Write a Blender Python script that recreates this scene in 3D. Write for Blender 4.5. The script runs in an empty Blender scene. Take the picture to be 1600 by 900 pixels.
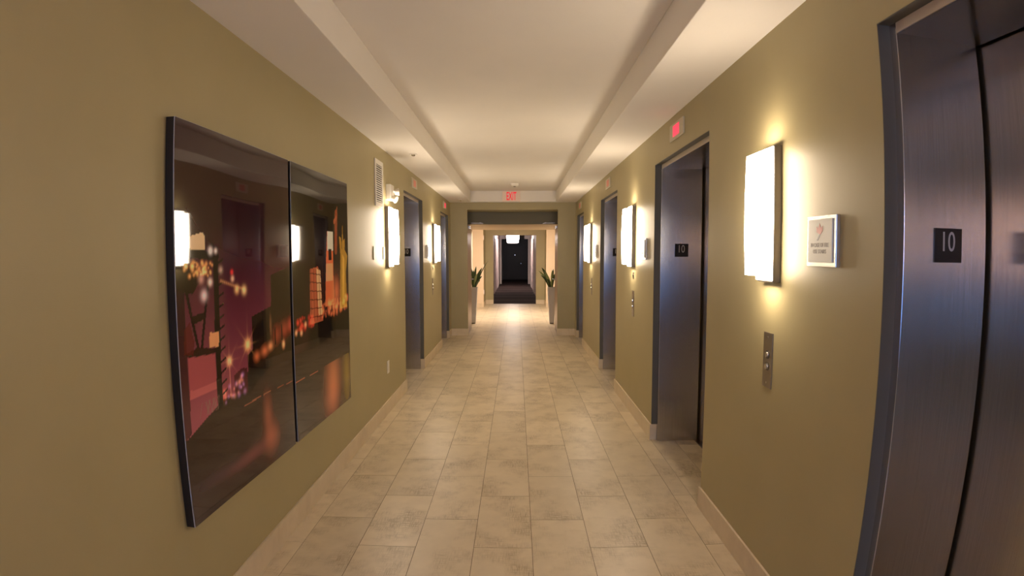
import bpy, bmesh, math, random
import numpy as np
from mathutils import Matrix, Vector
random.seed(7)
SC = bpy.context.scene
COL = SC.collection
PI = math.pi

# ------------------------------------------------------------------ camera
CAM_H = 1.5248
cd = bpy.data.cameras.new('camera')
cam = bpy.data.objects.new('camera', cd)
COL.objects.link(cam)
cd.type = 'PANO'                      # ultra-wide phone lens: slight barrel bend towards the edges
cd.panorama_type = 'FISHEYE_LENS_POLYNOMIAL'
cd.sensor_fit = 'HORIZONTAL'
cd.sensor_width = 36.0
cd.sensor_height = 20.25
cd.fisheye_fov = PI
cd.fisheye_polynomial_k0 = 0.0
cd.fisheye_polynomial_k1 = -5.47694944e-02
cd.fisheye_polynomial_k2 = 4.21272809e-04
cd.fisheye_polynomial_k3 = 1.50880169e-05
cd.fisheye_polynomial_k4 = -7.88129136e-07
cd.clip_start = 0.02
cd.clip_end = 200
def _world(d):
    x, y, z = d
    c, s = math.cos(-0.0010483), math.sin(-0.0010483)
    x, z = c*x - s*z, s*x + c*z
    c, s = math.cos(0.0621771), math.sin(0.0621771)
    y, z = c*y + s*z, -s*y + c*z
    c, s = math.cos(-0.0087503), math.sin(-0.0087503)
    x, y = c*x + s*y, -s*x + c*y
    return Vector((x, y, z))
rt, fw, up = _world((1, 0, 0)), _world((0, 1, 0)), _world((0, 0, 1))
cam.matrix_world = Matrix(((rt.x, up.x, -fw.x, 0), (rt.y, up.y, -fw.y, 0), (rt.z, up.z, -fw.z, CAM_H), (0, 0, 0, 1)))
SC.camera = cam

# ------------------------------------------------------------------ world and exposure
w = bpy.data.worlds.new('dusk_sky'); SC.world = w
w.use_nodes = True
bg = w.node_tree.nodes['Background']
bg.inputs[0].default_value = (0.10, 0.29, 0.72, 1)     # blue dusk seen through the window behind the camera
bg.inputs[1].default_value = 7.5
SC.view_settings.view_transform = 'Standard'
SC.view_settings.look = 'None'
SC.view_settings.exposure = 0.42
SC.view_settings.gamma = 1.0
SC.view_settings.use_curve_mapping = False
try:
    SC.cycles.use_denoising = True
    SC.cycles.max_bounces = 12
    SC.cycles.diffuse_bounces = 6
    SC.cycles.sample_clamp_indirect = 3.0
    SC.cycles.blur_glossy = 1.5
except Exception:
    pass
GLOW = 22.0                           # luminance of the opal sconce glass
BULB = (1.0, 0.82, 0.625)             # warm white lamp colour

# ------------------------------------------------------------------ materials
def mat(name, color=(.5, .5, .5), rough=.5, metal=0.0, spec=.5, emit=None, strength=0.0):
    m = bpy.data.materials.new(name); m.use_nodes = True
    b = m.node_tree.nodes['Principled BSDF']
    b.inputs['Base Color'].default_value = (*color, 1)
    b.inputs['Roughness'].default_value = rough
    b.inputs['Metallic'].default_value = metal
    b.inputs['Specular IOR Level'].default_value = spec
    if emit:
        b.inputs['Emission Color'].default_value = (*emit, 1)
        b.inputs['Emission Strength'].default_value = strength
    return m
def N(m, t, **kw):
    n = m.node_tree.nodes.new(t)
    for k, v in kw.items():
        if k in n.inputs: n.inputs[k].default_value = v
        else: setattr(n, k, v)
    return n
def LK(m, a, b): m.node_tree.links.new(a, b)
def BS(m): return m.node_tree.nodes['Principled BSDF']
def ramp(m, fac, stops):
    r = N(m, 'ShaderNodeValToRGB')
    e = r.color_ramp.elements
    while len(e) < len(stops): e.new(.5)
    for i, (p, c) in enumerate(stops):
        e[i].position = p; e[i].color = (*c, 1)
    LK(m, fac, r.inputs[0]); return r
def pos(m, scale=(1, 1, 1)):
    g = N(m, 'ShaderNodeNewGeometry'); mp = N(m, 'ShaderNodeMapping')
    mp.inputs['Scale'].default_value = scale
    LK(m, g.outputs['Position'], mp.inputs['Vector']); return mp.outputs['Vector']
def bump(m, fac, strength=.1, dist=.002):
    b = N(m, 'ShaderNodeBump'); b.inputs['Strength'].default_value = strength; b.inputs['Distance'].default_value = dist
    LK(m, fac, b.inputs['Height']); LK(m, b.outputs[0], BS(m).inputs['Normal'])

M = {}
def wall_mat(name, c1, c2, rough):
    m = mat(name, c1, rough)
    n = N(m, 'ShaderNodeTexNoise'); n.inputs['Scale'].default_value = 2.2; n.inputs['Detail'].default_value = 4
    LK(m, pos(m, (1, 1, 1)), n.inputs['Vector'])
    r = ramp(m, n.outputs['Fac'], [(.3, c1), (.7, c2)])
    LK(m, r.outputs[0], BS(m).inputs['Base Color'])
    f = N(m, 'ShaderNodeTexNoise'); f.inputs['Scale'].default_value = 60; f.inputs['Detail'].default_value = 3
    LK(m, pos(m, (1, 1, 7)), f.inputs['Vector'])
    bump(m, f.outputs['Fac'], .16, .0012)
    return m
M['wall'] = wall_mat('olive_wallcovering', (.382, .326, .170), (.410, .350, .186), .46)
M['peach'] = wall_mat('peach_paint', (.72, .58, .40), (.76, .62, .44), .6)
M['pink'] = wall_mat('pale_pink_paint', (.62, .50, .48), (.66, .54, .52), .6)
M['ceiling'] = wall_mat('ceiling_paint', (.80, .765, .70), (.83, .79, .72), .8)
M['plate_olive'] = mat('olive_cover_plate', (.33, .29, .16), .4)
M['white'] = mat('white_plastic', (.78, .74, .66), .35)
M['white_trim'] = mat('white_trim', (.80, .74, .70), .45)
M['black'] = mat('black_plate', (.012, .010, .012), .35)
M['dark'] = mat('dark_gap', (.01, .009, .008), .7)
M['digit'] = mat('pale_grey_digits', (.62, .60, .58), .4)
M['chrome'] = mat('chrome', (.75, .74, .72), .18, 1.0)
M['bronze'] = mat('dark_fixture_metal', (.16, .14, .12), .38, .8)
M['nickel'] = mat('brushed_nickel_plate', (.33, .29, .25), .32, 1.0)
M['frosted'] = mat('pale_grey_sign_face', (.70, .70, .63), .25)
M['reveal'] = mat('dark_grey_reveal_paint', (.105, .100, .082), .5)
M['header'] = mat('header_steel_painted_light', (.56, .47, .37), .32)  # steel header face; hall light falling on it is put into this beige
M['transom'] = mat('dark_olive_transom', (.13, .115, .065), .5)  # even dark olive, deeper than the wallcovering around it
M['beige'] = mat('beige_frame_paint', (.60, .50, .37), .45)
M['silver'] = mat('silver_frame', (.66, .62, .58), .25, .9)
M['flame'] = mat('faded_red_print', (.62, .27, .23), .5)
M['embossed'] = mat('grey_embossed_letters', (.36, .36, .33), .4)
M['display_red'] = mat('red_sign_window', (.55, .02, .06), .4, emit=(1, .03, .09), strength=.75)
M['display_dim'] = mat('dim_red_sign_window', (.55, .22, .16), .4, emit=(1, .12, .10), strength=.12)
M['sign_plate'] = mat('beige_sign_plate', (.56, .50, .36), .4)
M['exit_red'] = mat('exit_letters', (.6, .01, .03), .4, emit=(1, .02, .05), strength=.40)
M['exit_face'] = mat('exit_panel_lit', (.78, .66, .54), .2, emit=(1, .42, .34), strength=.05)
M['opal'] = mat('opal_glass_lit', (.9, .88, .84), .3, emit=BULB, strength=GLOW)
M['drum'] = mat('lit_drum_shade', (.9, .9, .9), .4, emit=(1, .88, .82), strength=16)
M['pot'] = mat('white_glazed_planter', (.66, .65, .62), .3)
M['soil'] = mat('potting_soil', (.03, .02, .015), .9)
M['leaf'] = mat('dark_green_leaf', (.035, .085, .022), .35)
M['leaf_pale'] = mat('pale_green_leaf', (.34, .42, .16), .4)
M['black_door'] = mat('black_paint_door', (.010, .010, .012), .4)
M['acrylic'] = mat('acrylic_edge', (.50, .50, .53), .15)
def pane_mat():                       # thin window glass: clear with a faint gloss
    m = mat('window_glass'); nt = m.node_tree
    t = N(m, 'ShaderNodeBsdfTransparent'); g = N(m, 'ShaderNodeBsdfGlossy'); x = N(m, 'ShaderNodeMixShader')
    g.inputs['Roughness'].default_value = .02; x.inputs[0].default_value = .07
    LK(m, t.outputs[0], x.inputs[1]); LK(m, g.outputs[0], x.inputs[2])
    LK(m, x.outputs[0], nt.nodes['Material Output'].inputs['Surface']); nt.nodes.remove(BS(m))
    return m
M['glass'] = pane_mat()

def steel(name, col, rough, aniso):
    m = mat(name, col, rough, 1.0)
    b = BS(m); b.inputs['Anisotropic'].default_value = aniso
    t = N(m, 'ShaderNodeTangent'); t.direction_type = 'RADIAL'; t.axis = 'Z'
    LK(m, t.outputs[0], b.inputs['Tangent'])
    n = N(m, 'ShaderNodeTexNoise'); n.inputs['Scale'].default_value = 30; n.inputs['Detail'].default_value = 2
    LK(m, pos(m, (14, 14, .15)), n.inputs['Vector'])
    r = ramp(m, n.outputs['Fac'], [(.3, tuple(c*.9 for c in col)), (.7, tuple(c*1.08 for c in col))])
    LK(m, r.outputs[0], b.inputs['Base Color'])
    return m
M['steel'] = steel('brushed_steel', (.60, .585, .58), .255, .87)
M['steel_dark'] = steel('brushed_steel_door', (.40, .37, .355), .22, .85)
M['frame_steel'] = steel('painted_steel_frame', (.36, .30, .26), .35, .3)

def stone(name, c1, c2, dark, rough, amount):
    m = mat(name, c1, rough, spec=.45)
    oi = N(m, 'ShaderNodeObjectInfo')
    geo = N(m, 'ShaderNodeNewGeometry')
    off = N(m, 'ShaderNodeVectorMath'); off.operation = 'SCALE'
    cmb = N(m, 'ShaderNodeCombineXYZ')
    LK(m, oi.outputs['Random'], cmb.inputs[0]); LK(m, oi.outputs['Random'], cmb.inputs[1])
    LK(m, cmb.outputs[0], off.inputs[0]); off.inputs['Scale'].default_value = 37.0
    add = N(m, 'ShaderNodeVectorMath'); add.operation = 'ADD'
    LK(m, geo.outputs['Position'], add.inputs[0]); LK(m, off.outputs[0], add.inputs[1])
    def noise(sc, scale, det=4, rough_=.6):
        mp = N(m, 'ShaderNodeMapping'); mp.inputs['Scale'].default_value = sc
        LK(m, add.outputs[0], mp.inputs['Vector'])
        n = N(m, 'ShaderNodeTexNoise'); n.inputs['Scale'].default_value = scale; n.inputs['Detail'].default_value = det
        n.inputs['Roughness'].default_value = rough_
        LK(m, mp.outputs[0], n.inputs['Vector']); return n.outputs['Fac']
    def mul(a, b_):
        k = N(m, 'ShaderNodeMath'); k.operation = 'MULTIPLY'; LK(m, a, k.inputs[0]); LK(m, b_, k.inputs[1]); return k.outputs[0]
    patch = ramp(m, noise((1, 1, 1), 3.4, 3), [(.46, (0, 0, 0)), (.66, (1, 1, 1))]).outputs[0]
    weave_a = ramp(m, noise((5, 75, 5), 2.9, 3), [(.45, (0, 0, 0)), (.62, (1, 1, 1))]).outputs[0]
    weave_b = ramp(m, noise((75, 5, 5), 2.9, 3), [(.45, (0, 0, 0)), (.62, (1, 1, 1))]).outputs[0]
    mx0 = N(m, 'ShaderNodeMath'); mx0.operation = 'MAXIMUM'; LK(m, weave_a, mx0.inputs[0]); LK(m, weave_b, mx0.inputs[1])
    wear = mul(patch, mx0.outputs[0])
    base = N(m, 'ShaderNodeMix'); base.data_type = 'RGBA'
    base.inputs[6].default_value = (*c1, 1); base.inputs[7].default_value = (*c2, 1)
    LK(m, oi.outputs['Random'], base.inputs[0])
    cloud = N(m, 'ShaderNodeMix'); cloud.data_type = 'RGBA'; cloud.blend_type = 'MULTIPLY'
    cl = ramp(m, noise((1, 1, 1), 7, 5), [(.3, (.93, .92, .91)), (.7, (1.04, 1.04, 1.04))])
    cloud.inputs[0].default_value = 1
    LK(m, base.outputs[2], cloud.inputs[6]); LK(m, cl.outputs[0], cloud.inputs[7])
    fin = N(m, 'ShaderNodeMix'); fin.data_type = 'RGBA'; fin.inputs[7].default_value = (*dark, 1)
    k = N(m, 'ShaderNodeMath'); k.operation = 'MULTIPLY'; k.inputs[1].default_value = amount
    LK(m, wear, k.inputs[0]); LK(m, k.outputs[0], fin.inputs[0])
    LK(m, cloud.outputs[2], fin.inputs[6])
    LK(m, fin.outputs[2], BS(m).inputs['Base Color'])
    bump(m, mx0.outputs[0], .05, .0006)
    return m
M['tile'] = stone('linen_stone_tile', (.640, .540, .372), (.710, .602, .420), (.33, .250, .145), .36, .85)
M['base'] = stone('stone_baseboard', (.68, .57, .40), (.72, .61, .43), (.48, .38, .26), .4, .35)
M['grout'] = mat('grout', (.17, .125, .075), .85)

def carpet_mat():
    m = mat('brown_carpet', (.06, .045, .042), .95, spec=.1)
    n = N(m, 'ShaderNodeTexNoise'); n.inputs['Scale'].default_value = 40
    LK(m, pos(m, (1, 1, 1)), n.inputs['Vector'])
    wv = N(m, 'ShaderNodeTexWave'); wv.bands_direction = 'Y'; wv.inputs['Scale'].default_value = .22; wv.inputs['Distortion'].default_value = 1.5
    LK(m, pos(m, (1, 1, 1)), wv.inputs['Vector'])
    r = ramp(m, wv.outputs['Fac'], [(.55, (.050, .036, .034)), (.95, (.085, .066, .062))])
    LK(m, r.outputs[0], BS(m).inputs['Base Color']); bump(m, n.outputs['Fac'], .4, .004)
    return m
M['carpet'] = carpet_mat()
m = mat('glossy_print', (.05, .03, .03), .03, spec=.5)
a = N(m, 'ShaderNodeAttribute'); a.attribute_name = 'ink'
LK(m, a.outputs['Color'], BS(m).inputs['Base Color'])
M['print'] = m

# ------------------------------------------------------------------ mesh helpers
class MB:
    def __init__(s): s.v = []; s.f = []
    def box(s, x0, x1, y0, y1, z0, z1):
        if x0 > x1: x0, x1 = x1, x0
        if y0 > y1: y0, y1 = y1, y0
        b = len(s.v)
        s.v += [(x0, y0, z0), (x1, y0, z0), (x1, y1, z0), (x0, y1, z0), (x0, y0, z1), (x1, y0, z1), (x1, y1, z1), (x0, y1, z1)]
        s.f += [tuple(b+i for i in q) for q in ((0, 3, 2, 1), (4, 5, 6, 7), (0, 1, 5, 4), (1, 2, 6, 5), (2, 3, 7, 6), (3, 0, 4, 7))]
        return s
    def cyl(s, p, q, r0, r1=None, n=16, cap=True):
        r1 = r0 if r1 is None else r1
        p, q = Vector(p), Vector(q); d = (q-p).normalized()
        a = d.orthogonal().normalized(); c = d.cross(a); b = len(s.v)
        for o, r in ((p, r0), (q, r1)):
            for i in range(n):
                t = 2*PI*i/n; s.v.append(tuple(o + a*r*math.cos(t) + c*r*math.sin(t)))
        for i in range(n):
            j = (i+1) % n; s.f.append((b+i, b+j, b+n+j, b+n+i))
        if cap:
            s.f.append(tuple(b+i for i in reversed(range(n)))); s.f.append(tuple(b+n+i for i in range(n)))
        return s
    def lathe(s, prof, c=(0, 0, 0), n=28):
        b = len(s.v)
        for r, z in prof:
            for i in range(n):
                t = 2*PI*i/n; s.v.append((c[0]+r*math.cos(t), c[1]+r*math.sin(t), c[2]+z))
        for k in range(len(prof)-1):
            for i in range(n):
                j = (i+1) % n; s.f.append((b+k*n+i, b+k*n+j, b+(k+1)*n+j, b+(k+1)*n+i))
        s.f.append(tuple(b+i for i in reversed(range(n)))); e = b+(len(prof)-1)*n
        s.f.append(tuple(e+i for i in range(n)))
        return s
    def prism(s, poly, axis, d0, d1):           # poly in the two other axes, extruded along axis
        b = len(s.v); n = len(poly)
        for d in (d0, d1):
            for u, v in poly:
                s.v.append({'x': (d, u, v), 'y': (u, d, v), 'z': (u, v, d)}[axis])
        s.f.append(tuple(b+i for i in range(n))); s.f.append(tuple(b+n+i for i in reversed(range(n))))
        for i in range(n):
            j = (i+1) % n; s.f.append((b+i, b+n+i, b+n+j, b+j))
        return s
    def mesh(s, name):
        me = bpy.data.meshes.new(name); me.from_pydata(s.v, [], s.f)
        bm = bmesh.new(); bm.from_mesh(me); bmesh.ops.recalc_face_normals(bm, faces=bm.faces); bm.to_mesh(me); bm.free()
        return me
    def build(s, name, material, parent=None, smooth=False, bevel=0.0):
        me = s.mesh(name); me.materials.append(material)
        o = bpy.data.objects.new(name, me); COL.objects.link(o)
        if smooth:
            for p in me.polygons: p.use_smooth = True
            try: me.set_sharp_from_angle(angle=math.radians(40))
            except Exception: pass
        if bevel:
            bv = o.modifiers.new('bevel', 'BEVEL'); bv.width = bevel; bv.segments = 2; bv.limit_method = 'ANGLE'
        if parent: o.parent = parent
        return o
def tag(o, label=None, cat=None, group=None, kind=None):
    if label: o['label'] = label
    if cat: o['category'] = cat
    if group: o['group'] = group
    if kind: o['kind'] = kind
    return o
def empty(name, loc=(0, 0, 0), rz=0.0):
    o = bpy.data.objects.new(name, None); COL.objects.link(o)
    o.location = loc; o.rotation_euler = (0, 0, rz); o.empty_display_size = .1
    return o
def struct(o): o['kind'] = 'structure'; return o
def copy_tree(o, parent=None):
    c = o.copy(); COL.objects.link(c); c.parent = parent
    for ch in list(o.children): copy_tree(ch, c)
    return c
def text_obj(name, body, size, material, parent, matrix, sx=1.0, depth=.0012, align='CENTER', bold=0.0):
    cu = bpy.data.curves.new(name, 'FONT'); cu.body = body; cu.size = size; cu.extrude = depth
    cu.align_x = align; cu.align_y = 'CENTER'; cu.resolution_u = 4; cu.offset = bold
    t = bpy.data.objects.new(name+'_curve', cu); COL.objects.link(t)
    bpy.context.view_layer.update()
    me = bpy.data.meshes.new_from_object(t.evaluated_get(bpy.context.evaluated_depsgraph_get()))
    bpy.data.objects.remove(t); bpy.data.curves.remove(cu)
    me.name = name
    me.transform(matrix @ Matrix.Diagonal((sx, 1, 1, 1)))
    me.materials.clear(); me.materials.append(material)
    o = bpy.data.objects.new(name, me); COL.objects.link(o); o.parent = parent
    return o

# ------------------------------------------------------------------ dimensions
XL, XR = -1.245, 1.11                 # hall walls
ZS, ZT = 2.505, 2.705                 # soffit and tray heights
TL, TR, TY = -0.852, 0.728, 9.84      # tray edges
YB, YE = -3.4, 9.96                   # wall behind the camera, far wall of the hall
ZO = 2.243                            # top of elevator openings
WD = 0.52                             # depth of the wall block round the elevators
R_OPEN = [(0.33, 1.543), (3.09, 4.31), (5.91, 7.04), (8.82, 9.74)]
L_OPEN = [(5.89, 7.05), (8.70, 9.67)]

# ------------------------------------------------------------------ setting: walls
def side_wall(name, x, s, opens):
    b = MB(); y = YB - .3
    for (a, e) in opens:
        b.box(x, x+s*WD, y, a, 0, ZS+.3)
        b.box(x, x+s*WD, a, e, ZO, ZS+.3)
        y = e
    b.box(x, x+s*WD, y, YE+.02, 0, ZS+.3)
    b.box(x+s*(WD-.02), x+s*(WD+.1), YB-.3, YE, 0, ZS+.3)
    return struct(b.build(name, M['wall']))
side_wall('wall_right', XR, 1, R_OPEN)
side_wall('wall_left', XL, -1, L_OPEN)

PXL, PXR, PZ, PB = -0.925, 0.775, 2.375, 2.135     # portal edges, recess top, bulkhead bottom
QL, QR = -0.93, 0.785                              # recess sides behind the edge
b = MB()
b.box(XL-.5, PXL, YE, YE+.03, 0, ZS+.3).box(PXR, XR+.5, YE, YE+.03, 0, ZS+.3).box(PXL, PXR, YE, YE+.03, PZ, ZS+.3)
b.box(XL-.5, QL-.045, YE+.03, 10.52, 0, ZS+.3).box(QR+.045, XR+.5, YE+.03, 10.52, 0, ZS+.3)
b.box(QL-.045, QR+.045, YE+.03, 10.52, PZ, ZS+.3)
struct(b.build('wall_far', M['wall']))
KL, KR, KY = -1.068, .935, 12.75                   # passage beyond the fire doors
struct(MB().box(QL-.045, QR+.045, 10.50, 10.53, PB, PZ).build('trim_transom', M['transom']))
struct(MB().box(XL-1.9, KL, 10.52, KY, 0, ZS+.3).box(KR, XR+1.9, 10.52, KY, 0, ZS+.3).box(KL, KR, 10.525, KY, PB, ZS+.3).build('wall_passage', M['beige']))
b = MB()
WX0, WX1, WZ0, WZ1 = -1.10, .95, .65, 2.15          # window behind the camera
b.box(XL-.5, WX0, YB-.2, YB, 0, ZS+.3).box(WX1, XR+.5, YB-.2, YB, 0, ZS+.3).box(WX0, WX1, YB-.2, YB, 0, WZ0).box(WX0, WX1, YB-.2, YB, WZ1, ZS+.3)
struct(b.build('wall_back', M['wall']))
win = struct(empty('window_1', ((WX0+WX1)/2, YB-.1, WZ0)))
hw, hh = (WX1-WX0)/2, WZ1-WZ0
MB().box(-hw, -hw+.05, -.04, .04, 0, hh).box(hw-.05, hw, -.04, .04, 0, hh).box(-hw, hw, -.04, .04, 0, .05).box(-hw, hw, -.04, .04, hh-.05, hh).box(-.02, .02, -.03, .03, .05, hh-.05).build('window_frame', M['white_trim'], win)
MB().box(-hw+.05, -.02, -.004, .004, .05, hh-.05).build('pane', M['glass'], win)
MB().box(.02, hw-.05, -.004, .004, .05, hh-.05).build('pane', M['glass'], win)

# ceiling: two soffits, end soffit, raised tray
b = MB()
b.box(XL-.05, TL, YB-.2, YE+.05, ZS, ZT+.1).box(TR, XR+.05, YB-.2, YE+.05, ZS, ZT+.1)
b.box(TL, TR, TY, YE+.05, ZS, ZT+.1).box(TL, TR, YB-.2, YB+.5, ZS, ZT+.1)
b.box(TL, TR, YB+.5, TY, ZT, ZT+.1)
struct(b.build('ceiling', M['ceiling'], bevel=.004))

# ------------------------------------------------------------------ floor: slab and individually laid tiles
T = 0.305; GX, GY = -0.2247, 2.6542
floor = struct(MB().box(XL-WD, XR+WD, YB-.3, 16.45, -.2, -.0012).build('floor', M['grout']))
_tiles = {}
gap = .0013
def tile(x0, x1, y0, y1):
    x0 += gap; x1 -= gap; y0 += gap; y1 -= gap
    if x1-x0 < .012 or y1-y0 < .012: return
    k = (round(x1-x0, 3), round(y1-y0, 3))
    if k not in _tiles:
        me = MB().box(-k[0]/2, k[0]/2, -k[1]/2, k[1]/2, -.012, 0).mesh('tile'); me.materials.append(M['tile']); _tiles[k] = me
    o = bpy.data.objects.new('tile', _tiles[k]); COL.objects.link(o)
    o.location = ((x0+x1)/2, (y0+y1)/2, random.uniform(-.0003, .0003)); o.parent = floor
rest = MB()
def lay(x0, x1, c, y_lo, y_hi, single):
    j0 = math.floor((y_lo-GY)/T) - 3
    j = j0 + ((j0 - c) % 2)
    while GY + j*T < y_hi:
        a, e = max(GY+j*T, y_lo), min(GY+(j+2)*T, y_hi)
        if e - a > .01:
            if single: tile(x0, x1, a, e)
            else: rest.box(x0+gap, x1-gap, a+gap, e-gap, -.012, 0)
        j += 2
Y_NEAR, Y_FAR = GY-6*T, GY+24*T       # single tiles between these lines
for c in range(-4, 5):
    x0, x1 = max(GX+c*T, XL), min(GX+(c+1)*T, XR)
    lay(x0, x1, c, Y_NEAR, YE if c in (-4, 4) else Y_FAR, True)
    lay(x0, x1, c, YB, Y_NEAR, False)
    if c not in (-4, 4):
        lay(x0, x1, c, Y_FAR, 16.42, False)
for c in list(range(-9, -3)) + list(range(4, 9)):
    x0, x1 = GX+c*T, GX+(c+1)*T
    if c == -4: x1 = GX-3*T
    lay(x0, x1, c, KY-2, 15.3, False)
for (a, e) in R_OPEN:                  # tiles running into the elevator recesses
    lay(XR, GX+5*T, 4, a, e, True); lay(GX+5*T, XR+.37, 5, a, e, True)
for (a, e) in L_OPEN:
    lay(GX-4*T, XL, -4, a, e, True); lay(XL-.37, GX-4*T, -5, a, e, True)
r = rest.build('tile_field', M['tile'], floor); r['kind'] = 'stuff'

# ------------------------------------------------------------------ baseboards
BT, BH = .012, .13
def baseboard(name, x, s, opens):
    b = MB(); y = YB
    for (a, e) in opens:
        b.box(x, x-s*BT, y, a, 0, BH)
        b.box(x-s*BT, x+s*.043, a-.0005, a+BT, 0, BH); b.box(x-s*BT, x+s*.043, e-BT, e+.0005, 0, BH)
        y = e
    b.box(x, x-s*BT, y, YE, 0, BH)
    return struct(b.build(name, M['base'], bevel=.0015))
baseboard('baseboard_right', XR, 1, R_OPEN)
baseboard('baseboard_left', XL, -1, L_OPEN)
struct(MB().box(XL+BT, PXL, YE-BT, YE, 0, BH).box(PXL-.004, PXL+.010, YE-BT, YE+.03, 0, BH)
       .box(PXR, XR-BT, YE-BT, YE, 0, BH).box(PXR-.010, PXR+.004, YE-BT, YE+.03, 0, BH).build('baseboard_far', M['base'], bevel=.0015))

# ------------------------------------------------------------------ elevators
def elevator(n, x, s, y0, y1, label):
    w_ = y1-y0; o = empty('door_%d' % n, (x, y0, 0)); tag(o, label, 'elevator door', 'elevator entrances along the hall', 'structure')
    fw_, d0, d1, zt = .035, .045, .372, 2.207
    MB().box(s*d0, s*d1, 0, fw_, 0, ZO).build('jamb', M['steel'], o, bevel=.002)
    MB().box(s*d0, s*d1, w_-fw_, w_, 0, ZO).build('jamb', M['steel'], o, bevel=.002)
    MB().box(s*(d0+.006), s*d1, fw_, w_-fw_, zt+.001, ZO).build('header', M['steel_dark'], o)
    MB().box(s*d0, s*(d0+.006), fw_, w_-fw_, zt, ZO-.003).build('header_face', M['header'], o, bevel=.0015)
    MB().box(s*(d1-.02), s*(d1+.10), 0, w_, -.010, .003).build('sill', M['nickel'], o)
    MB().box(s*.001, s*d0, 0, .003, BH, ZO).build('reveal', M['reveal'], o)
    MB().box(s*.001, s*d0, w_-.003, w_, BH, ZO).build('reveal', M['reveal'], o)
    MB().box(s*.001, s*d0, .003, w_-.003, ZO-.003, ZO).build('reveal', M['reveal'], o)
    mid = w_/2
    MB().box(s*(d1+.014), s*(d1+.045), .002, mid-.002, .006, ZO-.002).build('door_panel', M['steel_dark'], o, bevel=.002)
    MB().box(s*(d1+.014), s*(d1+.045), mid+.002, w_-.002, .006, ZO-.002).build('door_panel', M['steel_dark'], o, bevel=.002)
    # floor number plate on the far jamb, facing the camera
    p = empty('floor_number_plate', (x+s*(.045+.1665), y1-fw_, 1.508))
    MB().box(-.054, .054, -.004, 0, 0, .105).build('plate', M['black'], p, bevel=.0008)
    mt = Matrix.Translation((-.004, -.0045, .061)) @ Matrix.Rotation(PI/2, 4, 'X')
    text_obj('digits', '10', .086, M['digit'], p, mt, .72, .0008)
    return p
NP = 'black floor number plates on the elevator jambs'
for i, (n, x, s, yy, lab, lab2) in enumerate([
    (1, XR, 1, R_OPEN[0], 'brushed steel elevator entrance nearest the camera, cut off at the right edge', 'largest black plate reading 10, on the nearest elevator at the right edge'),
    (2, XR, 1, R_OPEN[1], 'brushed steel elevator entrance on the right wall beside the brightest red sign', 'black plate reading 10 on the second steel elevator of the right wall'),
    (3, XR, 1, R_OPEN[2], 'third brushed steel elevator entrance along the right wall, between two lit sconces', 'black plate reading 10 on the third elevator of the right wall'),
    (4, XR, 1, R_OPEN[3], 'farthest narrow elevator entrance on the right wall next to the far doorway', 'small black plate reading 10 on the farthest right elevator'),
    (5, XL, -1, L_OPEN[0], 'nearer brushed steel elevator entrance on the left wall past the sconce', 'black plate reading 10 on the nearer left elevator beside the sconce'),
    (6, XL, -1, L_OPEN[1], 'farther elevator entrance on the left wall next to the far doorway', 'small black plate reading 10 on the farthest left elevator')]):
    p = elevator(n, x, s, yy[0], yy[1], lab)
    tag(p, lab2, 'sign', NP)

# ------------------------------------------------------------------ red signs above the elevators
def red_sign(x, s, yc, z0, lit, label):
    o = empty('elevator_sign', (x, yc, z0)); tag(o, label, 'sign', 'small red signs above the elevators')
    MB().box(0, -s*.012, -.155, .155, 0, .112).build('plate', M['sign_plate'], o, bevel=.002)
    mm = M['display_red'] if lit else M['display_dim']
    MB().box(-s*.012, -s*.0135, -.072, .072, .018, .094).build('red_window', mm, o)
    for yy in (-.142, .142):
        MB().cyl((-s*.012, yy, .056), (-s*.0135, yy, .056), .004, n=8).build('screw', M['chrome'], o)
red_sign(XR, 1, 3.71, 2.33, True, 'glowing red sign on a beige plate above the second right elevator')
red_sign(XR, 1, 6.47, 2.33, False, 'pale plate with dim red window above the third right elevator')
red_sign(XR, 1, 9.28, 2.325, False, 'tiny dim red sign above the farthest right elevator')
red_sign(XL, -1, 6.48, 2.33, False, 'pale plate with dim red window above the nearer left elevator')
red_sign(XL, -1, 9.20, 2.325, True, 'tiny red sign above the farthest left elevator')

# ------------------------------------------------------------------ sconces
def make_sconce():
    o = empty('wall_sconce')
    MB().box(0, .036, -.072, .072, 1.408, 1.985).build('back_box', M['bronze'], o, bevel=.003)
    MB().box(.036, .044, -.073, .073, 1.416, 1.979).build('diffuser', M['opal'], o, bevel=.002)
    # bowed front glass: arched in height
    pr = []; K = 14
    for i in range(K+1):
        t = i/K*2-1; z = 1.697+t*.260
        pr.append((.090+.007*(1-t*t), z))
    poly = [(x+.006, z) for x, z in pr] + [(.0445, pr[-1][1]), (.0445, pr[0][1])]
    MB().prism(poly, 'y', -.067, .067).build('front_glass', M['opal'], o, smooth=True)
    for z in (1.45, 1.945):
        MB().cyl((.04, -.045, z), (.092, -.045, z), .005, n=8).build('standoff', M['chrome'], o)
        MB().cyl((.04, .045, z), (.092, .045, z), .005, n=8).build('standoff', M['chrome'], o)
    # the tube inside also spills through the open top and bottom
    for z, rx, nm in ((1.962, PI, 'lamp_up'), (1.432, 0, 'lamp_down')):
        ld = bpy.data.lights.new(nm, 'AREA'); ld.shape = 'RECTANGLE'; ld.size = .035; ld.size_y = .11
        ld.energy = 0.7 if rx else 0.7; ld.color = BULB; ld.spread = math.radians(150)
        lo = bpy.data.objects.new(nm, ld); COL.objects.link(lo)
        lo.location = (.072, 0, z); lo.rotation_euler = (rx, 0, 0); lo.parent = o
    return o
sc0 = make_sconce()
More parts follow.
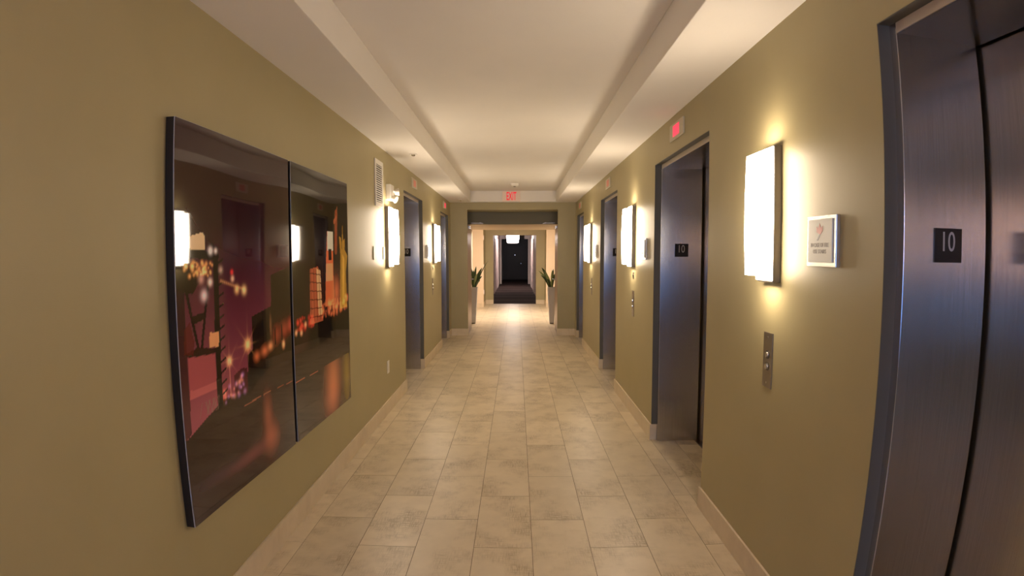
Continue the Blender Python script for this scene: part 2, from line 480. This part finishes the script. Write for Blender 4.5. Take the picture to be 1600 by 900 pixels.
spots = [(XR, 2.285, PI, 'nearest lit sconce on the right wall, left of the framed evacuation sign'),
         (XR, 5.05, PI, 'second lit sconce on the right wall, between two elevators'),
         (XR, 7.87, PI, 'farthest lit sconce on the right wall'),
         (XL, 5.10, 0, 'nearer lit sconce on the left wall, below the emergency light'),
         (XL, 7.88, 0, 'farther lit sconce on the left wall, between two elevators')]
for i, (x, y, rz, lab) in enumerate(spots):
    o = sc0 if i == 0 else copy_tree(sc0)
    o.location = (x, y, 0); o.rotation_euler = (0, 0, rz)
    tag(o, lab, 'wall lamp', 'white glass wall sconces')
opal_warm = mat('opal_glass_amber_lit', (.9, .85, .8), .3, emit=(1.0, .60, .39), strength=GLOW*.85)
for x, rz, lab in ((XR, PI, 'lit sconce on the right wall behind the camera'), (XL, 0, 'lit sconce on the left wall behind the camera')):
    o = copy_tree(sc0); o.location = (x, -.55, 0); o.rotation_euler = (0, 0, rz); tag(o, lab, 'wall lamp', 'white glass wall sconces')
    for ch in o.children:
        if ch.type == 'MESH' and ch.name.split('.')[0] in ('diffuser', 'front_glass'):
            ch.data = ch.data.copy(); ch.data.materials[0] = opal_warm

# ------------------------------------------------------------------ evacuation signs
def evac(x, rz, y, label):
    o = empty('evacuation_sign', (x, y, 1.483), rz); tag(o, label, 'sign', 'framed evacuation signs by the sconces')
    MB().box(0, .016, -.098, .098, 0, .184).build('frame', M['silver'], o, bevel=.002)
    f = MB().box(.016, .021, -.080, .080, .016, .172).build('face', M['frosted'], o, bevel=.0012)
    base = Matrix.Rotation(PI/2, 4, 'Z') @ Matrix.Rotation(PI/2, 4, 'X')
    MB().prism([(-.020, .125), (-.022, .146), (-.010, .138), (-.002, .156), (.008, .140), (.020, .147), (.018, .128), (.004, .116)], 'x', .021, .0218).build('flame', M['flame'], f)
    MB().prism([(-.022, .095), (-.012, .095), (.010, .124), (.002, .126)], 'x', .021, .0217).build('stair_symbol', M['embossed'], f)
    text_obj('lettering', 'IN CASE OF FIRE', .0215, M['embossed'], f, Matrix.Translation((.0212, 0, .078)) @ base, .78, .0005)
    text_obj('lettering', 'USE STAIRS', .0215, M['embossed'], f, Matrix.Translation((.0212, 0, .055)) @ base, .82, .0005)
    return o
evac(XR, PI, 1.880, 'largest framed evacuation sign, right of the nearest sconce')
evac(XR, PI, 4.625, 'framed evacuation sign between the second sconce and second elevator on the right')
evac(XR, PI, 7.42, 'smallest framed evacuation sign on the right wall by the farthest sconce')
evac(XL, 0, 7.42, 'brightly lit evacuation sign beside the farther left sconce')

# ------------------------------------------------------------------ call buttons
def call_panel(x, rz, y, label):
    o = empty('call_button_panel', (x, y, .94), rz); tag(o, label, 'button panel', 'elevator call button panels')
    MB().box(0, .004, -.043, .043, 0, .245).build('plate', M['nickel'], o, bevel=.001)
    for z in (.147, .095):
        bt = MB().cyl((.004, 0, z), (.012, 0, z), .0135, .012, n=20).build('button', M['chrome'], o, smooth=True)
        MB().cyl((.004, 0, z), (.006, 0, z), .019, n=20).build('button_ring', M['bronze'], bt)
    for z in (.022, .223):
        MB().cyl((.004, 0, z), (.006, 0, z), .005, n=10).build('screw', M['chrome'], o)
call_panel(XR, PI, 2.302, 'steel call button panel below the nearest right sconce')
call_panel(XR, PI, 5.045, 'steel call button panel below the second right sconce')
call_panel(XR, PI, 7.81, 'small call button panel below the farthest right sconce')
call_panel(XL, 0, 7.81, 'small call button panel below the farther left sconce')
def key_switch(x, rz, y, label):
    o = empty('key_switch', (x, y, 1.30), rz); tag(o, label, 'key switch', 'small key switch plates')
    MB().box(0, .004, -.026, .026, 0, .062).build('plate', M['nickel'], o, bevel=.001)
    MB().cyl((.004, 0, .031), (.009, 0, .031), .011, n=16).build('lock', M['bronze'], o)
key_switch(XR, PI, 5.04, 'small key switch plate above the second call button panel on the right')
key_switch(XL, 0, 7.83, 'small key switch plate above the left call button panel')

# ------------------------------------------------------------------ left wall fittings
v = empty('air_vent', (XL, 4.82, 1.96)); tag(v, 'tall white slatted air vent high on the left wall', 'air vent')
b = MB(); W2, HV = .135, .415
b.box(0, .010, -W2, -W2+.032, 0, HV).box(0, .010, W2-.032, W2, 0, HV).box(0, .010, -W2+.032, W2-.032, 0, .04).box(0, .010, -W2+.032, W2-.032, HV-.04, HV)
b.build('frame', M['white'], v, bevel=.002)
MB().box(0, .001, -W2+.03, W2-.03, .035, HV-.035).build('backing', M['dark'], v)
me = None
for i in range(17):
    z = .047 + i*.0195
    o = MB().box(.001, .0085, -W2+.031, W2-.031, z, z+.0075).build('slat', M['white'], v)
e_ = empty('emergency_light', (XL, 5.15, 2.05)); tag(e_, 'white emergency light with two lamp heads above the left sconce', 'emergency light')
MB().box(0, .05, -.07, .07, 0, .15).build('body', M['white'], e_, bevel=.008)
for (yy, zz, d) in ((-.035, .02, (.085, -.02, -.035)), (.05, .085, (.10, .03, .01))):
    h = MB().cyl((.045, yy, zz+.012), (.062, yy, zz+.006), .012, n=12).build('swivel', M['white'], e_, smooth=True)
    p0 = Vector((.058, yy, zz)); dd = Vector(d).normalized()
    MB().cyl(p0, p0+dd*.035, .024, .034, n=20).cyl(p0+dd*.035, p0+dd*.042, .036, n=20).build('lamp_head', M['white'], h, smooth=True)
for y, lab in ((4.635, 'left one of two blank olive cover plates beside the left sconce'), (4.965, 'right one of two blank olive cover plates, half behind the left sconce')):
    o = empty('cover_plate', (XL, y, 1.485)); tag(o, lab, 'wall plate', 'blank olive cover plates')
    MB().box(0, .007, -.036, .036, 0, .117).build('plate', M['plate_olive'], o, bevel=.002)
    for z in (.018, .099): MB().cyl((.007, 0, z), (.0085, 0, z), .0035, n=8).build('screw', M['plate_olive'], o)
o = empty('wall_outlet', (XL, 5.065, .385)); tag(o, 'white wall outlet low on the left wall', 'outlet')
MB().box(0, .006, -.037, .037, 0, .12).build('plate', M['white'], o, bevel=.002)
for z in (.037, .083): MB().box(.006, .009, -.017, .017, z-.014, z+.014).build('socket', M['white'], o, bevel=.003)

# ------------------------------------------------------------------ ceiling fittings
def sprinkler(x, y, lab):
    o = empty('sprinkler_cap', (x, y, ZS)); tag(o, lab, 'sprinkler', 'sprinkler caps in the left soffit')
    MB().cyl((0, 0, -.008), (0, 0, 0), .040, n=24).build('cap', M['white'], o, smooth=True)
    MB().cyl((0, 0, -.020), (0, 0, -.008), .014, .022, n=16).build('head', M['chrome'], o, smooth=True)
sprinkler(-1.004, 5.218, 'round sprinkler cap in the left soffit above the vent')
sprinkler(-.99, 9.46, 'tiny sprinkler cap at the far end of the left soffit')
o = empty('smoke_detector', (-.03, 8.85, ZT)); tag(o, 'round white smoke detector on the raised ceiling before the exit sign', 'smoke detector')
MB().lathe([(.05, -.046), (.066, -.036), (.078, -.012), (.078, 0)]).build('body', M['white'], o, smooth=True)
MB().lathe([(.016, -.054), (.024, -.046)], n=16).build('sensor', M['bronze'], o)

ex = empty('exit_sign', (-.097, TY-.02, ZS-.002)); tag(ex, 'glowing red EXIT sign on the ceiling step above the far doorway', 'exit sign')
MB().box(-.165, .165, 0, .012, .012, .196).build('panel', M['exit_face'], ex, bevel=.002)
MB().box(-.175, .175, -.012, .020, .190, .204).build('housing', M['white'], ex, bevel=.002)
text_obj('lettering', 'EXIT', .205, M['exit_red'], ex, Matrix.Translation((0, -.002, .098)) @ Matrix.Rotation(PI/2, 4, 'X'), .44, .002, bold=.003)

# ------------------------------------------------------------------ wall art: two glossy night photographs
def srgb(c):
    c = np.asarray(c, float)/255.0
    return np.where(c <= .04045, c/12.92, ((c+.055)/1.055)**2.4)
GWN, GHN = 190, 300
def canvas(wm, hm):
    u = np.linspace(0, wm, GWN)[None, :].repeat(GHN, 0); v = np.linspace(0, hm, GHN)[:, None].repeat(GWN, 1)
    return u, v
rng = np.random.RandomState(3)
def smooth_noise(nx, ny):
    g = rng.rand(ny+2, nx+2); yi = np.linspace(0, ny, GHN); xi = np.linspace(0, nx, GWN)
    y0 = yi.astype(int); x0 = xi.astype(int); fy = (yi-y0)[:, None]; fx = (xi-x0)[None, :]
    return (g[y0][:, x0]*(1-fy)*(1-fx) + g[y0+1][:, x0]*fy*(1-fx) + g[y0][:, x0+1]*(1-fy)*fx + g[y0+1][:, x0+1]*fy*fx)
def poly_mask(u, v, pts):
    inside = np.zeros(u.shape, bool); n = len(pts)
    for i in range(n):
        (x0, y0), (x1, y1) = pts[i], pts[(i+1) % n]
        c = ((y0 > v) != (y1 > v)) & (u < (x1-x0)*(v-y0)/((y1-y0) if y1 != y0 else 1e-9)+x0)
        inside ^= c
    return inside
def fill(img, u, v, pts, col, a=1.0):
    k = poly_mask(u, v, pts); img[k] = img[k]*(1-a)+srgb(col)*a
def line(img, u, v, p, q, wd, col, a=1.0):
    p, q = np.array(p), np.array(q); d = q-p; L2 = max((d*d).sum(), 1e-9)
    t = np.clip(((u-p[0])*d[0]+(v-p[1])*d[1])/L2, 0, 1)
    k = np.hypot(u-p[0]-t*d[0], v-p[1]-t*d[1]) < wd/2
    img[k] = img[k]*(1-a)+srgb(col)*a
def glow(img, u, v, p, r, col, rays=0, stretch=(1, 1)):
    d = np.hypot((u-p[0])/stretch[0], (v-p[1])/stretch[1]); g = np.exp(-(d/r)**2)
    if rays:
        an = np.arctan2(v-p[1], u-p[0]); g = g + .45*np.exp(-d/(r*1.3))*(np.abs(np.cos(an*rays/2))**24)
    img += g[..., None]*srgb(col); np.clip(img, 0, 1, out=img)
def photo_one():
    u, v = canvas(.96, 1.523); img = np.zeros((GHN, GWN, 3))
    t = np.clip((v-.40)/.75, 0, 1)[..., None]                       # purple dusk sky, darker upwards
    img[:] = srgb((126, 62, 74))*(1-t)**3 + srgb((84, 36, 50))*3*t*(1-t)**2 + srgb((60, 24, 36))*3*t*t*(1-t) + srgb((34, 14, 20))*t**3
    img *= (.9+.2*smooth_noise(6, 9))[..., None]
    fill(img, u, v, [(0, 0), (.97, 0), (.97, .64), (.86, .61), (.48, .50), (.48, .42), (.28, .43), (0, .34)], (38, 25, 18))
    fill(img, u, v, [(0, 0), (.97, 0), (.97, .355), (.58, .365), (.28, .36), (0, .345)], (34, 19, 15))
    # water: streaks and reflections
    n = smooth_noise(5, 60)
    k = v < .345; img[k] = (img*(.7+.6*n[..., None]))[k]
    kk = np.clip(1-v/.35, 0, 1)[..., None]; img[:] = np.where((v < .36)[..., None], img*(1-.45*kk)+srgb((34, 12, 14))*.45*kk, img)
    for p, r, c, st in (((.66, .26), .055, (104, 52, 36), (.8, 1.8)), ((.69, .13), .06, (118, 60, 42), (1.2, 1.2)), ((.53, .12), .06, (66, 30, 30), (2, .6)), ((.40, .11), .05, (58, 30, 32), (3, .6)), ((.2, .13), .06, (34, 24, 30), (3, .6))):
        glow(img, u, v, p, r, c, stretch=st)
    for (p, q) in (((.45, .355), (.60, .362)), ((.63, .36), (.70, .362)), ((.78, .358), (.84, .356)), ((.88, .352), (.95, .352))):
        line(img, u, v, p, q, .007, (150, 92, 68), .6)
    # stepped dark block on the right
    fill(img, u, v, [(.545, .50), (.545, .745), (.741, .775), (.745, .925), (.97, .965), (.97, .52)], (34, 25, 17))
    fill(img, u, v, [(.495, .40), (.495, .575), (.555, .60), (.74, .60), (.74, .5)], (12, 5, 5))
    fill(img, u, v, [(.548, .58), (.548, .70), (.66, .72), (.66, .58)], (14, 6, 6))
    for p, r, c, st in (((.58, .555), .022, (170, 92, 56), (1.2, 1)), ((.66, .567), .024, (180, 100, 62), (1.4, 1)), ((.72, .58), .02, (190, 124, 84), (1.2, 1)), ((.79, .625), .035, (118, 46, 30), (1.1, 1.3)), ((.88, .64), .035, (126, 48, 32), (1.2, 1.2)), ((.95, .655), .03, (140, 52, 36), (1, 1.2)), ((.865, .565), .014, (240, 170, 120), (1, 1.3)), ((.73, .68), .03, (96, 66, 44), (.35, 1.8))):
        glow(img, u, v, p, r, c, stretch=st)
    line(img, u, v, (.775, .58), (.775, .66), .008, (20, 8, 8)); line(img, u, v, (.85, .59), (.85, .67), .008, (20, 8, 8))
    # low skyline and lamps in the middle
    fill(img, u, v, [(.375, .42), (.375, .51), (.44, .53), (.485, .52), (.485, .41)], (62, 22, 26))
    glow(img, u, v, (.342, .579), .018, (255, 190, 130), 8); glow(img, u, v, (.501, .624), .024, (255, 190, 120), 8)
    line(img, u, v, (.342, .579), (.338, .43), .006, (190, 120, 110), .7)
    for k_ in range(26):
        glow(img, u, v, (rng.uniform(.29, .46), rng.uniform(.41, .50)), rng.uniform(.005, .012), rng.choice([0, 1]) and (120, 84, 130) or (150, 96, 90))
    glow(img, u, v, (.285, .45), .02, (170, 76, 50))
    # crane-like structure on the left
    fill(img, u, v, [(.0, .34), (.0, .97), (.05, .95), (.045, .36)], (20, 6, 8), .8)
    fill(img, u, v, [(.236, .40), (.250, 1.06), (.282, 1.06), (.278, .40)], (16, 6, 8))
    for z in np.arange(.45, 1.0, .045): line(img, u, v, (.27, z), (.315, z+.015), .008, (16, 6, 8))
    line(img, u, v, (.053, .92), (.13, .65), .016, (20, 6, 8)); line(img, u, v, (.209, .92), (.143, .65), .016, (20, 6, 8))
    line(img, u, v, (.10, .78), (.16, .79), .03, (26, 8, 10))
    line(img, u, v, (.06, 1.038), (.27, 1.02), .034, (20, 12, 12)); line(img, u, v, (.07, 1.20), (.26, 1.03), .006, (46, 28, 28)); line(img, u, v, (.20, 1.12), (.27, 1.03), .01, (24, 12, 12))
    fill(img, u, v, [(.076, 1.05), (.078, 1.095), (.175, 1.115), (.19, 1.10), (.192, 1.045)], (205, 160, 126))
    fill(img, u, v, [(.05, .485), (.055, .645), (.236, .63), (.234, .488)], (132, 62, 68)); fill(img, u, v, [(.05, .485), (.053, .52), (.234, .515), (.234, .488)], (160, 84, 86), .6)
    fill(img, u, v, [(.03, .66), (.06, .645), (.236, .632), (.25, .65), (.12, .675)], (34, 10, 12))
    fill(img, u, v, [(.198, .66), (.205, .72), (.273, .713), (.268, .655)], (206, 130, 90))
    fill(img, u, v, [(.03, .66), (.04, .75), (.075, .78), (.10, .70), (.09, .65)], (70, 20, 20), .8)
    fill(img, u, v, [(.0, .90), (.0, 1.0), (.10, 1.0), (.17, .94), (.10, .88)], (22, 10, 6))
    for k_ in range(46):
        glow(img, u, v, (rng.uniform(.05, .24), rng.uniform(.945, 1.0)), rng.uniform(.004, .011), (200, 140, 84))
    for p, r, c in (((.228, 1.043), .014, (230, 220, 225)), ((.266, 1.043), .010, (220, 200, 200)), ((.159, .935), .018, (170, 130, 120)), ((.221, .919), .014, (230, 200, 190)), ((.177, .869), .02, (210, 185, 190)), ((.386, .953), .010, (220, 40, 30)), ((.39, .925), .012, (220, 170, 140)), ((.424, .877), .016, (230, 180, 120)), ((.485, .87), .018, (230, 190, 130)), ((.30, .965), .014, (150, 130, 120))):
        glow(img, u, v, p, r, c)
    for k_ in range(14): glow(img, u, v, (.30+k_*.014, .92-k_*.0035), .006, (150, 110, 70))
    for k_ in range(12):
        x = rng.uniform(.05, .25); line(img, u, v, (x, .40), (x+rng.uniform(-.03, .05), .455), .005, (110, 86, 80), .5)
    return img
def photo_two():
    u, v = canvas(.93, 1.523); img = np.zeros((GHN, GWN, 3))
    t = np.clip((v-.45)/.8, 0, 1)[..., None]
    img[:] = srgb((46, 24, 22))*(1-t) + srgb((16, 10, 12))*t
    fill(img, u, v, [(0, .50), (0, .96), (.19, .98), (.19, .60)], (26, 19, 14))
    fill(img, u, v, [(.0, .0), (.0, .48), (.94, .62), (.94, .0)], (34, 23, 17))
    n = smooth_noise(5, 50); k = v < .33; img[k] = (img*(.7+.55*n[..., None]))[k]
    fill(img, u, v, [(.18, .47), (.20, .62), (.94, .68), (.94, .50), (.5, .50)], (12, 7, 6))
    # lit blocks
    fill(img, u, v, [(.229, .62), (.239, .942), (.36, .955), (.40, .90), (.432, .62)], (150, 76, 52))
    fill(img, u, v, [(.36, .66), (.33, .945), (.40, .93), (.42, .66)], (214, 150, 110))
    for k_ in range(6): line(img, u, v, (.23, .66+k_*.052), (.43, .65+k_*.05), .006, (70, 26, 18))
    for k_ in range(4): line(img, u, v, (.25+k_*.045, .63), (.252+k_*.042, .94), .005, (80, 32, 22))
    fill(img, u, v, [(.473, .70), (.50, 1.0), (.527, 1.175), (.631, 1.175), (.625, .98), (.64, .70)], (190, 96, 60))
    fill(img, u, v, [(.525, 1.05), (.527, 1.175), (.631, 1.175), (.63, 1.05)], (214, 190, 170))
    fill(img, u, v, [(.545, .99), (.545, 1.06), (.60, 1.06), (.60, .99)], (40, 22, 20))
    fill(img, u, v, [(.49, .86), (.50, .97), (.62, .97), (.62, .86)], (216, 140, 100))
    line(img, u, v, (.44, .70), (.43, .99), .012, (60, 26, 20))
    line(img, u, v, (.681, 1.05), (.70, 1.30), .05, (120, 62, 40)); line(img, u, v, (.70, 1.27), (.66, 1.24), .03, (140, 76, 50)); line(img, u, v, (.71, 1.29), (.72, 1.34), .012, (130, 70, 44))
    fill(img, u, v, [(.743, .66), (.77, 1.02), (.75, 1.15), (.79, 1.14), (.80, 1.04), (.82, 1.25), (.83, 1.12), (.865, 1.14), (.86, 1.06), (.915, 1.02), (.877, .90), (.89, .66)], (150, 116, 44))
    fill(img, u, v, [(.79, .68), (.81, 1.03), (.85, 1.0), (.84, .68)], (196, 160, 70), .7)
    for k_ in range(60):
        x = rng.uniform(.42, .9); glow(img, u, v, (x, .66+(x-.43)*.06+rng.uniform(-.03, .06)), rng.uniform(.006, .02), (190, 96, 60))
    glow(img, u, v, (.68, .78), .06, (170, 92, 60), stretch=(1, 1.5))
    glow(img, u, v, (.50, .76), .02, (10, 0, 0))
    for k_ in range(30): glow(img, u, v, (rng.uniform(.0, .28), rng.uniform(.60, .67)), rng.uniform(.008, .02), (150, 40, 28))
    for p in ((.03, .60), (.10, .59), (.16, .63)): glow(img, u, v, p, .014, (230, 160, 120))
    # reflections on the water
    for p, r, c, st in (((.58, .24), .13, (150, 88, 56), (.9, 1.3)), ((.55, .09), .12, (120, 62, 44), (1, 1)), ((.85, .20), .10, (104, 86, 24), (.8, 2.0))):
        g = img.copy(); glow(g, u, v, p, r, c, stretch=st); k = v < .335; img[k] = g[k]
    line(img, u, v, (.0, .332), (.12, .330), .008, (180, 110, 86), .7); line(img, u, v, (.20, .328), (.32, .326), .006, (170, 104, 80), .7)
    return img
def panel(name, y0, wm, img, label, tilt, out=0.0):
    z0, hm = .508, 1.515
    o = empty(name, (XL+out+math.sin(tilt)*wm/2, y0+wm/2, z0), -tilt); tag(o, label, 'picture', 'pair of glossy night photographs')
    MB().box(.001-out*.7, .0338, -wm/2+.001, wm/2-.001, .001, hm-.001).build('backing', M['black'], o)
    MB().box(.0338, .036, -wm/2, wm/2, 0, hm).build('acrylic_sheet', M['acrylic'], o)
    vs = []; ys = np.linspace(-wm/2+.0015, wm/2-.0015, GWN); zs = np.linspace(.0015, hm-.0015, GHN)
    for j in range(GHN):
        for i in range(GWN): vs.append((.0375 + .0006*math.sin(zs[j]*6.0+1.0) + .0006*math.sin(ys[i]*7.5+zs[j]*2), ys[i], zs[j]))   # a large sheet is never quite flat
    fs = [(j*GWN+i, j*GWN+i+1, (j+1)*GWN+i+1, (j+1)*GWN+i) for j in range(GHN-1) for i in range(GWN-1)]
    me = bpy.data.meshes.new('photo_print'); me.from_pydata(vs, [], fs)
    at = me.color_attributes.new('ink', 'FLOAT_COLOR', 'POINT')
    c = np.ones((GHN*GWN, 4), np.float32); c[:, :3] = np.clip(img.reshape(-1, 3)*2.1, 0, 1)
    at.data.foreach_set('color', c.ravel())
    me.materials.append(M['print'])
    for q in me.polygons: q.use_smooth = True
    p = bpy.data.objects.new('photo_print', me); COL.objects.link(p); p.parent = o
panel('wall_art', 1.81, .96, photo_one(), 'nearer glossy photo panel of a purple night harbour with crane', .0152)
panel('wall_art', 2.80, .93, photo_two(), 'farther glossy photo panel of lit orange night buildings over water', .007, .0155)

# ------------------------------------------------------------------ far doorway: fire doors, closers
def fire_door(n, x, s, label):
    o = empty('door_%d' % n, (x, YE+.04, 0)); tag(o, label, 'door', 'open fire doors of the far doorway', 'structure')
    MB().box(0, -s*.042, 0, .80, .008, 2.105).build('leaf', M['frame_steel'], o, bevel=.002)
    h = MB().cyl((0, .74, 1.04), (s*.05, .74, 1.04), .011, n=12).cyl((s*.045, .74, 1.04), (s*.045, .63, 1.04), .009, n=12).build('lever_handle', M['chrome'], o, smooth=True)
    MB().cyl((0, .74, 1.04), (s*.006, .74, 1.04), .026, n=16).build('rose', M['chrome'], h)
    a = MB().box(s*.002, s*.05, .18, .42, 2.03, 2.09).build('door_closer', M['chrome'], o, bevel=.004)
    MB().prism([(s*.03, 2.150), (s*.03, 2.164), (s*.20, 2.160), (s*.20, 2.174), (s*.215, 2.174), (s*.27, 2.150), (s*.27, 2.138), (s*.20, 2.150)], 'y', .455, .47).build('closer_arm', M['nickel'], a)
fire_door(7, QL, 1, 'left steel fire door standing open in the far doorway')
fire_door(8, QR, -1, 'right steel fire door standing open in the far doorway')

# ------------------------------------------------------------------ vestibule beyond
b = MB()
b.box(-3.2, -.967, 15.3, 15.4, 0, 2.8).box(.862, 3.2, 15.3, 15.4, 0, 2.8).box(-.967, .862, 15.3, 15.4, 2.42, 2.8)
b.box(-3.3, -3.1, KY-.1, 15.4, 0, 2.8).box(3.1, 3.3, KY-.1, 15.4, 0, 2.8)
b.box(-3.2, KL, KY, KY+.02, 0, 2.8).box(KR, 3.2, KY, KY+.02, 0, 2.8)
b.box(KL, KR, KY, KY+.02, PB, 2.8)
struct(b.build('wall_vestibule', M['peach']))
struct(MB().box(-3.2, 3.2, KY, 15.4, 2.5, 2.6).box(-1.1, 1.0, 15.3, 16.6, 2.42, 2.6).build('ceiling_vestibule', M['ceiling']))
struct(MB().box(-1.2, -.728, 16.4, 16.6, 0, 2.8).box(.61, 1.1, 16.4, 16.6, 0, 2.8).box(-.728, .61, 16.4, 16.6, 2.146, 2.8)
       .box(-1.1, -.972, 15.4, 16.4, 0, 2.8).box(.88, 1.0, 15.4, 16.4, 0, 2.8).build('wall_alcove', M['wall']))
struct(MB().box(-3.1, -.967, 15.288, 15.3, 0, BH).box(.862, 3.1, 15.288, 15.3, 0, BH).box(-.972, -.728, 16.388, 16.4, 0, BH).box(.61, .88, 16.388, 16.4, 0, BH)
       .box(-.972, -.960, 15.4, 16.4, 0, BH).box(.868, .88, 15.4, 16.4, 0, BH).build('baseboard_vestibule', M['base']))
struct(MB().box(-3.2, XL-WD, 11.5, 15.4, -.2, -.001).box(XR+WD, 3.2, 11.5, 15.4, -.2, -.001).build('floor_vestibule', M['grout']))
for z, lab in ((1.98, 'topmost of three pale hinges on the alcove jamb beyond the doorway'), (1.14, 'middle of three pale hinges on the alcove jamb beyond the doorway'), (.40, 'lowest of three pale hinges on the alcove jamb beyond the doorway')):
    o = empty('door_hinge', (-.967, 15.345, z)); tag(o, lab, 'hinge', 'hinges on the alcove jamb')
    MB().box(0, .006, -.04, .04, 0, .11).build('hinge_leaf', M['white_trim'], o)
    MB().cyl((.010, -.04, -.01), (.010, -.04, .12), .010, n=10).build('knuckle', M['white_trim'], o)
vl = empty('ceiling_lamp', (-.06, 13.2, 2.5)); tag(vl, 'flush round ceiling lamp in the bright vestibule past the doorway', 'ceiling lamp')
MB().lathe([(.335, -.012), (.345, 0)]).build('rim', M['white'], vl)
MB().lathe([(.08, -.075), (.20, -.066), (.29, -.045), (.33, -.012)]).build('diffuser', mat('vestibule_lamp_glass', (.9, .88, .84), .4, emit=(1, .85, .74), strength=78), vl, smooth=True)

# planters
def planter(x, y, label, leaves):
    o = empty('potted_plant', (x, y, 0)); tag(o, label, 'potted plant', 'tall white planters beyond the far doorway')
    b = MB(); bw, tw, h = .052, .092, .82
    ring = [(-1, -1), (1, -1), (1, 1), (-1, 1)]
    for r_, z in ((bw, .015), (tw, h), (tw-.012, h), (tw-.02, h-.06)):
        for (p, q) in ring: b.v.append((p*r_, q*r_, z))
    for k in range(3):
        for i in range(4):
            j = (i+1) % 4; b.f.append((k*4+i, k*4+j, k*4+4+j, k*4+4+i))
    b.f.append((3, 2, 1, 0)); b.f.append((12, 13, 14, 15))
    b.build('planter', M['pot'], o, bevel=.006)
    MB().box(-tw+.022, tw-.022, -tw+.022, tw-.022, h-.07, h-.055).build('soil', M['soil'], o)
    MB().box(-bw+.01, bw-.01, -bw+.01, bw-.01, 0, .016).build('foot', M['black'], o)
    for (dx, dy, top, wd, pale) in leaves:
        K = 8; b = MB()
        p0 = Vector((dx*.12, dy*.12, h-.06)); tip = Vector((dx, dy, top)); d = tip-p0
        side = d.cross(Vector((0, 1, .25))).normalized()
        side = Vector((0, 1, 0)).cross(d).normalized()*.75 + Vector((0, .65, 0)); side.normalize()
        nrm = d.cross(side).normalized()
        for i in range(K+1):
            t = i/K
            c = p0 + d*t + Vector((0, 0, .10*math.sin(PI*t)*.6)) + Vector((dx, dy, 0))*.10*(t*t-t)
            ww = 1.35*wd*(math.sin(PI*min(1, t*.93+.07))**.75)
            b.v += [tuple(c-side*ww), tuple(c+nrm*.006), tuple(c+side*ww)]
            if i:
                q = (i-1)*3; b.f += [(q, q+1, q+4, q+3), (q+1, q+2, q+5, q+4)]
        l = b.build('leaf', M['leaf_pale'] if pale else M['leaf'], o, smooth=True)
        sd = l.modifiers.new('thick', 'SOLIDIFY'); sd.thickness = .003
planter(-.968, 11.72, 'tall white planter with dark green leaves left of the far doorway',
        [(.33, .0, 1.40, .010, 0), (.20, -.05, 1.25, .030, 0), (.19, .10, 1.06, .028, 0), (.16, -.1, .97, .028, 0), (-.06, .15, 1.25, .02, 0), (.05, .2, 1.28, .025, 0), (-.05, -.12, 1.1, .02, 1), (.10, -.16, 1.12, .024, 1), (.02, -.2, 1.2, .024, 0)])
planter(.785, 11.72, 'tall white planter with pale and dark leaves right of the far doorway',
        [(-.29, -.02, 1.18, .026, 1), (-.22, .06, 1.25, .034, 0), (-.18, -.1, 1.18, .030, 1), (-.24, -.04, 1.08, .028, 0), (-.13, .1, 1.10, .03, 0), (.05, .15, 1.22, .025, 0), (.08, -.12, 1.15, .02, 0), (0, -.2, 1.2, .026, 1), (-.11, -.14, 1.0, .03, 0)])

# ------------------------------------------------------------------ carpeted corridor at the end
CX0, CX1, CY1 = -.90, .715, 33.0
struct(MB().box(CX0-.1, CX1+.1, 16.45, CY1+.1, -.2, 0).build('floor_corridor', M['carpet']))
struct(MB().box(CX0-.1, CX1+.1, 16.6, CY1+.1, 2.62, 2.72).build('ceiling_corridor', M['ceiling']))
struct(MB().box(CX0-.15, CX0, 16.6, CY1, 0, 2.7).build('wall_corridor_left', M['pink']))
struct(MB().box(CX1, CX1+.15, 16.6, CY1, 0, 2.7).build('wall_corridor_right', M['pink']))
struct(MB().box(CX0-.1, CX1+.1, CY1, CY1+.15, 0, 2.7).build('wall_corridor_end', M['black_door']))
n = 1
for s, x in ((1, CX0), (-1, CX1)):          # door casings along the corridor
    for y in (21.0, 24.6):
        struct(MB().box(x, x+s*.025, y, y+.09, 0, 2.2).box(x, x+s*.025, y+.95, y+1.04, 0, 2.2).box(x, x+s*.025, y, y+1.04, 2.2, 2.29).build('trim_%d' % n, M['white_trim'])); n += 1
# stepped white portal near the corridor end
FY = 28.0
def leg(s):
    xi = -.80 if s < 0 else .615; xo = CX0 if s < 0 else CX1
    st = xi - s*.20
    return MB().box(xo, xi, FY, FY+.12, 0, 2.47).box(xi, st, FY, FY+.12, 2.39, 2.47).box(st, st+s*.07, FY, FY+.12, 2.47, 2.62).box(xo, st+s*.07, FY+.02, FY+.12, 2.47, 2.62)
struct(leg(-1).build('trim_%d' % n, M['white_trim'])); n += 1
struct(leg(1).build('trim_%d' % n, M['white_trim']))
o = empty('door_9', (-.10, CY1, 0)); tag(o, 'black door at the dark end of the carpeted corridor', 'door', kind='structure')
MB().box(-.46, .46, -.045, 0, .01, 2.1).build('leaf', M['black_door'], o, bevel=.004)
MB().cyl((.38, -.045, 1.02), (.38, -.10, 1.02), .03, n=14).build('knob', M['chrome'], o, smooth=True)
MB().cyl((0, -.045, 1.55), (0, -.052, 1.55), .03, n=14).build('door_viewer', M['chrome'], o)
pl = empty('drum_pendant', (-.17, 24.0, 2.62)); tag(pl, 'glowing white drum lamp hanging in the dark far corridor', 'ceiling lamp')
MB().lathe([(.24, -.53), (.26, -.50), (.27, -.36), (.29, -.36), (.29, -.15), (.28, -.13)]).build('shade', M['drum'], pl, smooth=True)
MB().cyl((0, 0, -.14), (0, 0, 0), .015, n=10).build('stem', M['bronze'], pl)
MB().lathe([(.07, -.02), (.08, 0)], n=18).build('canopy', M['white'], pl)
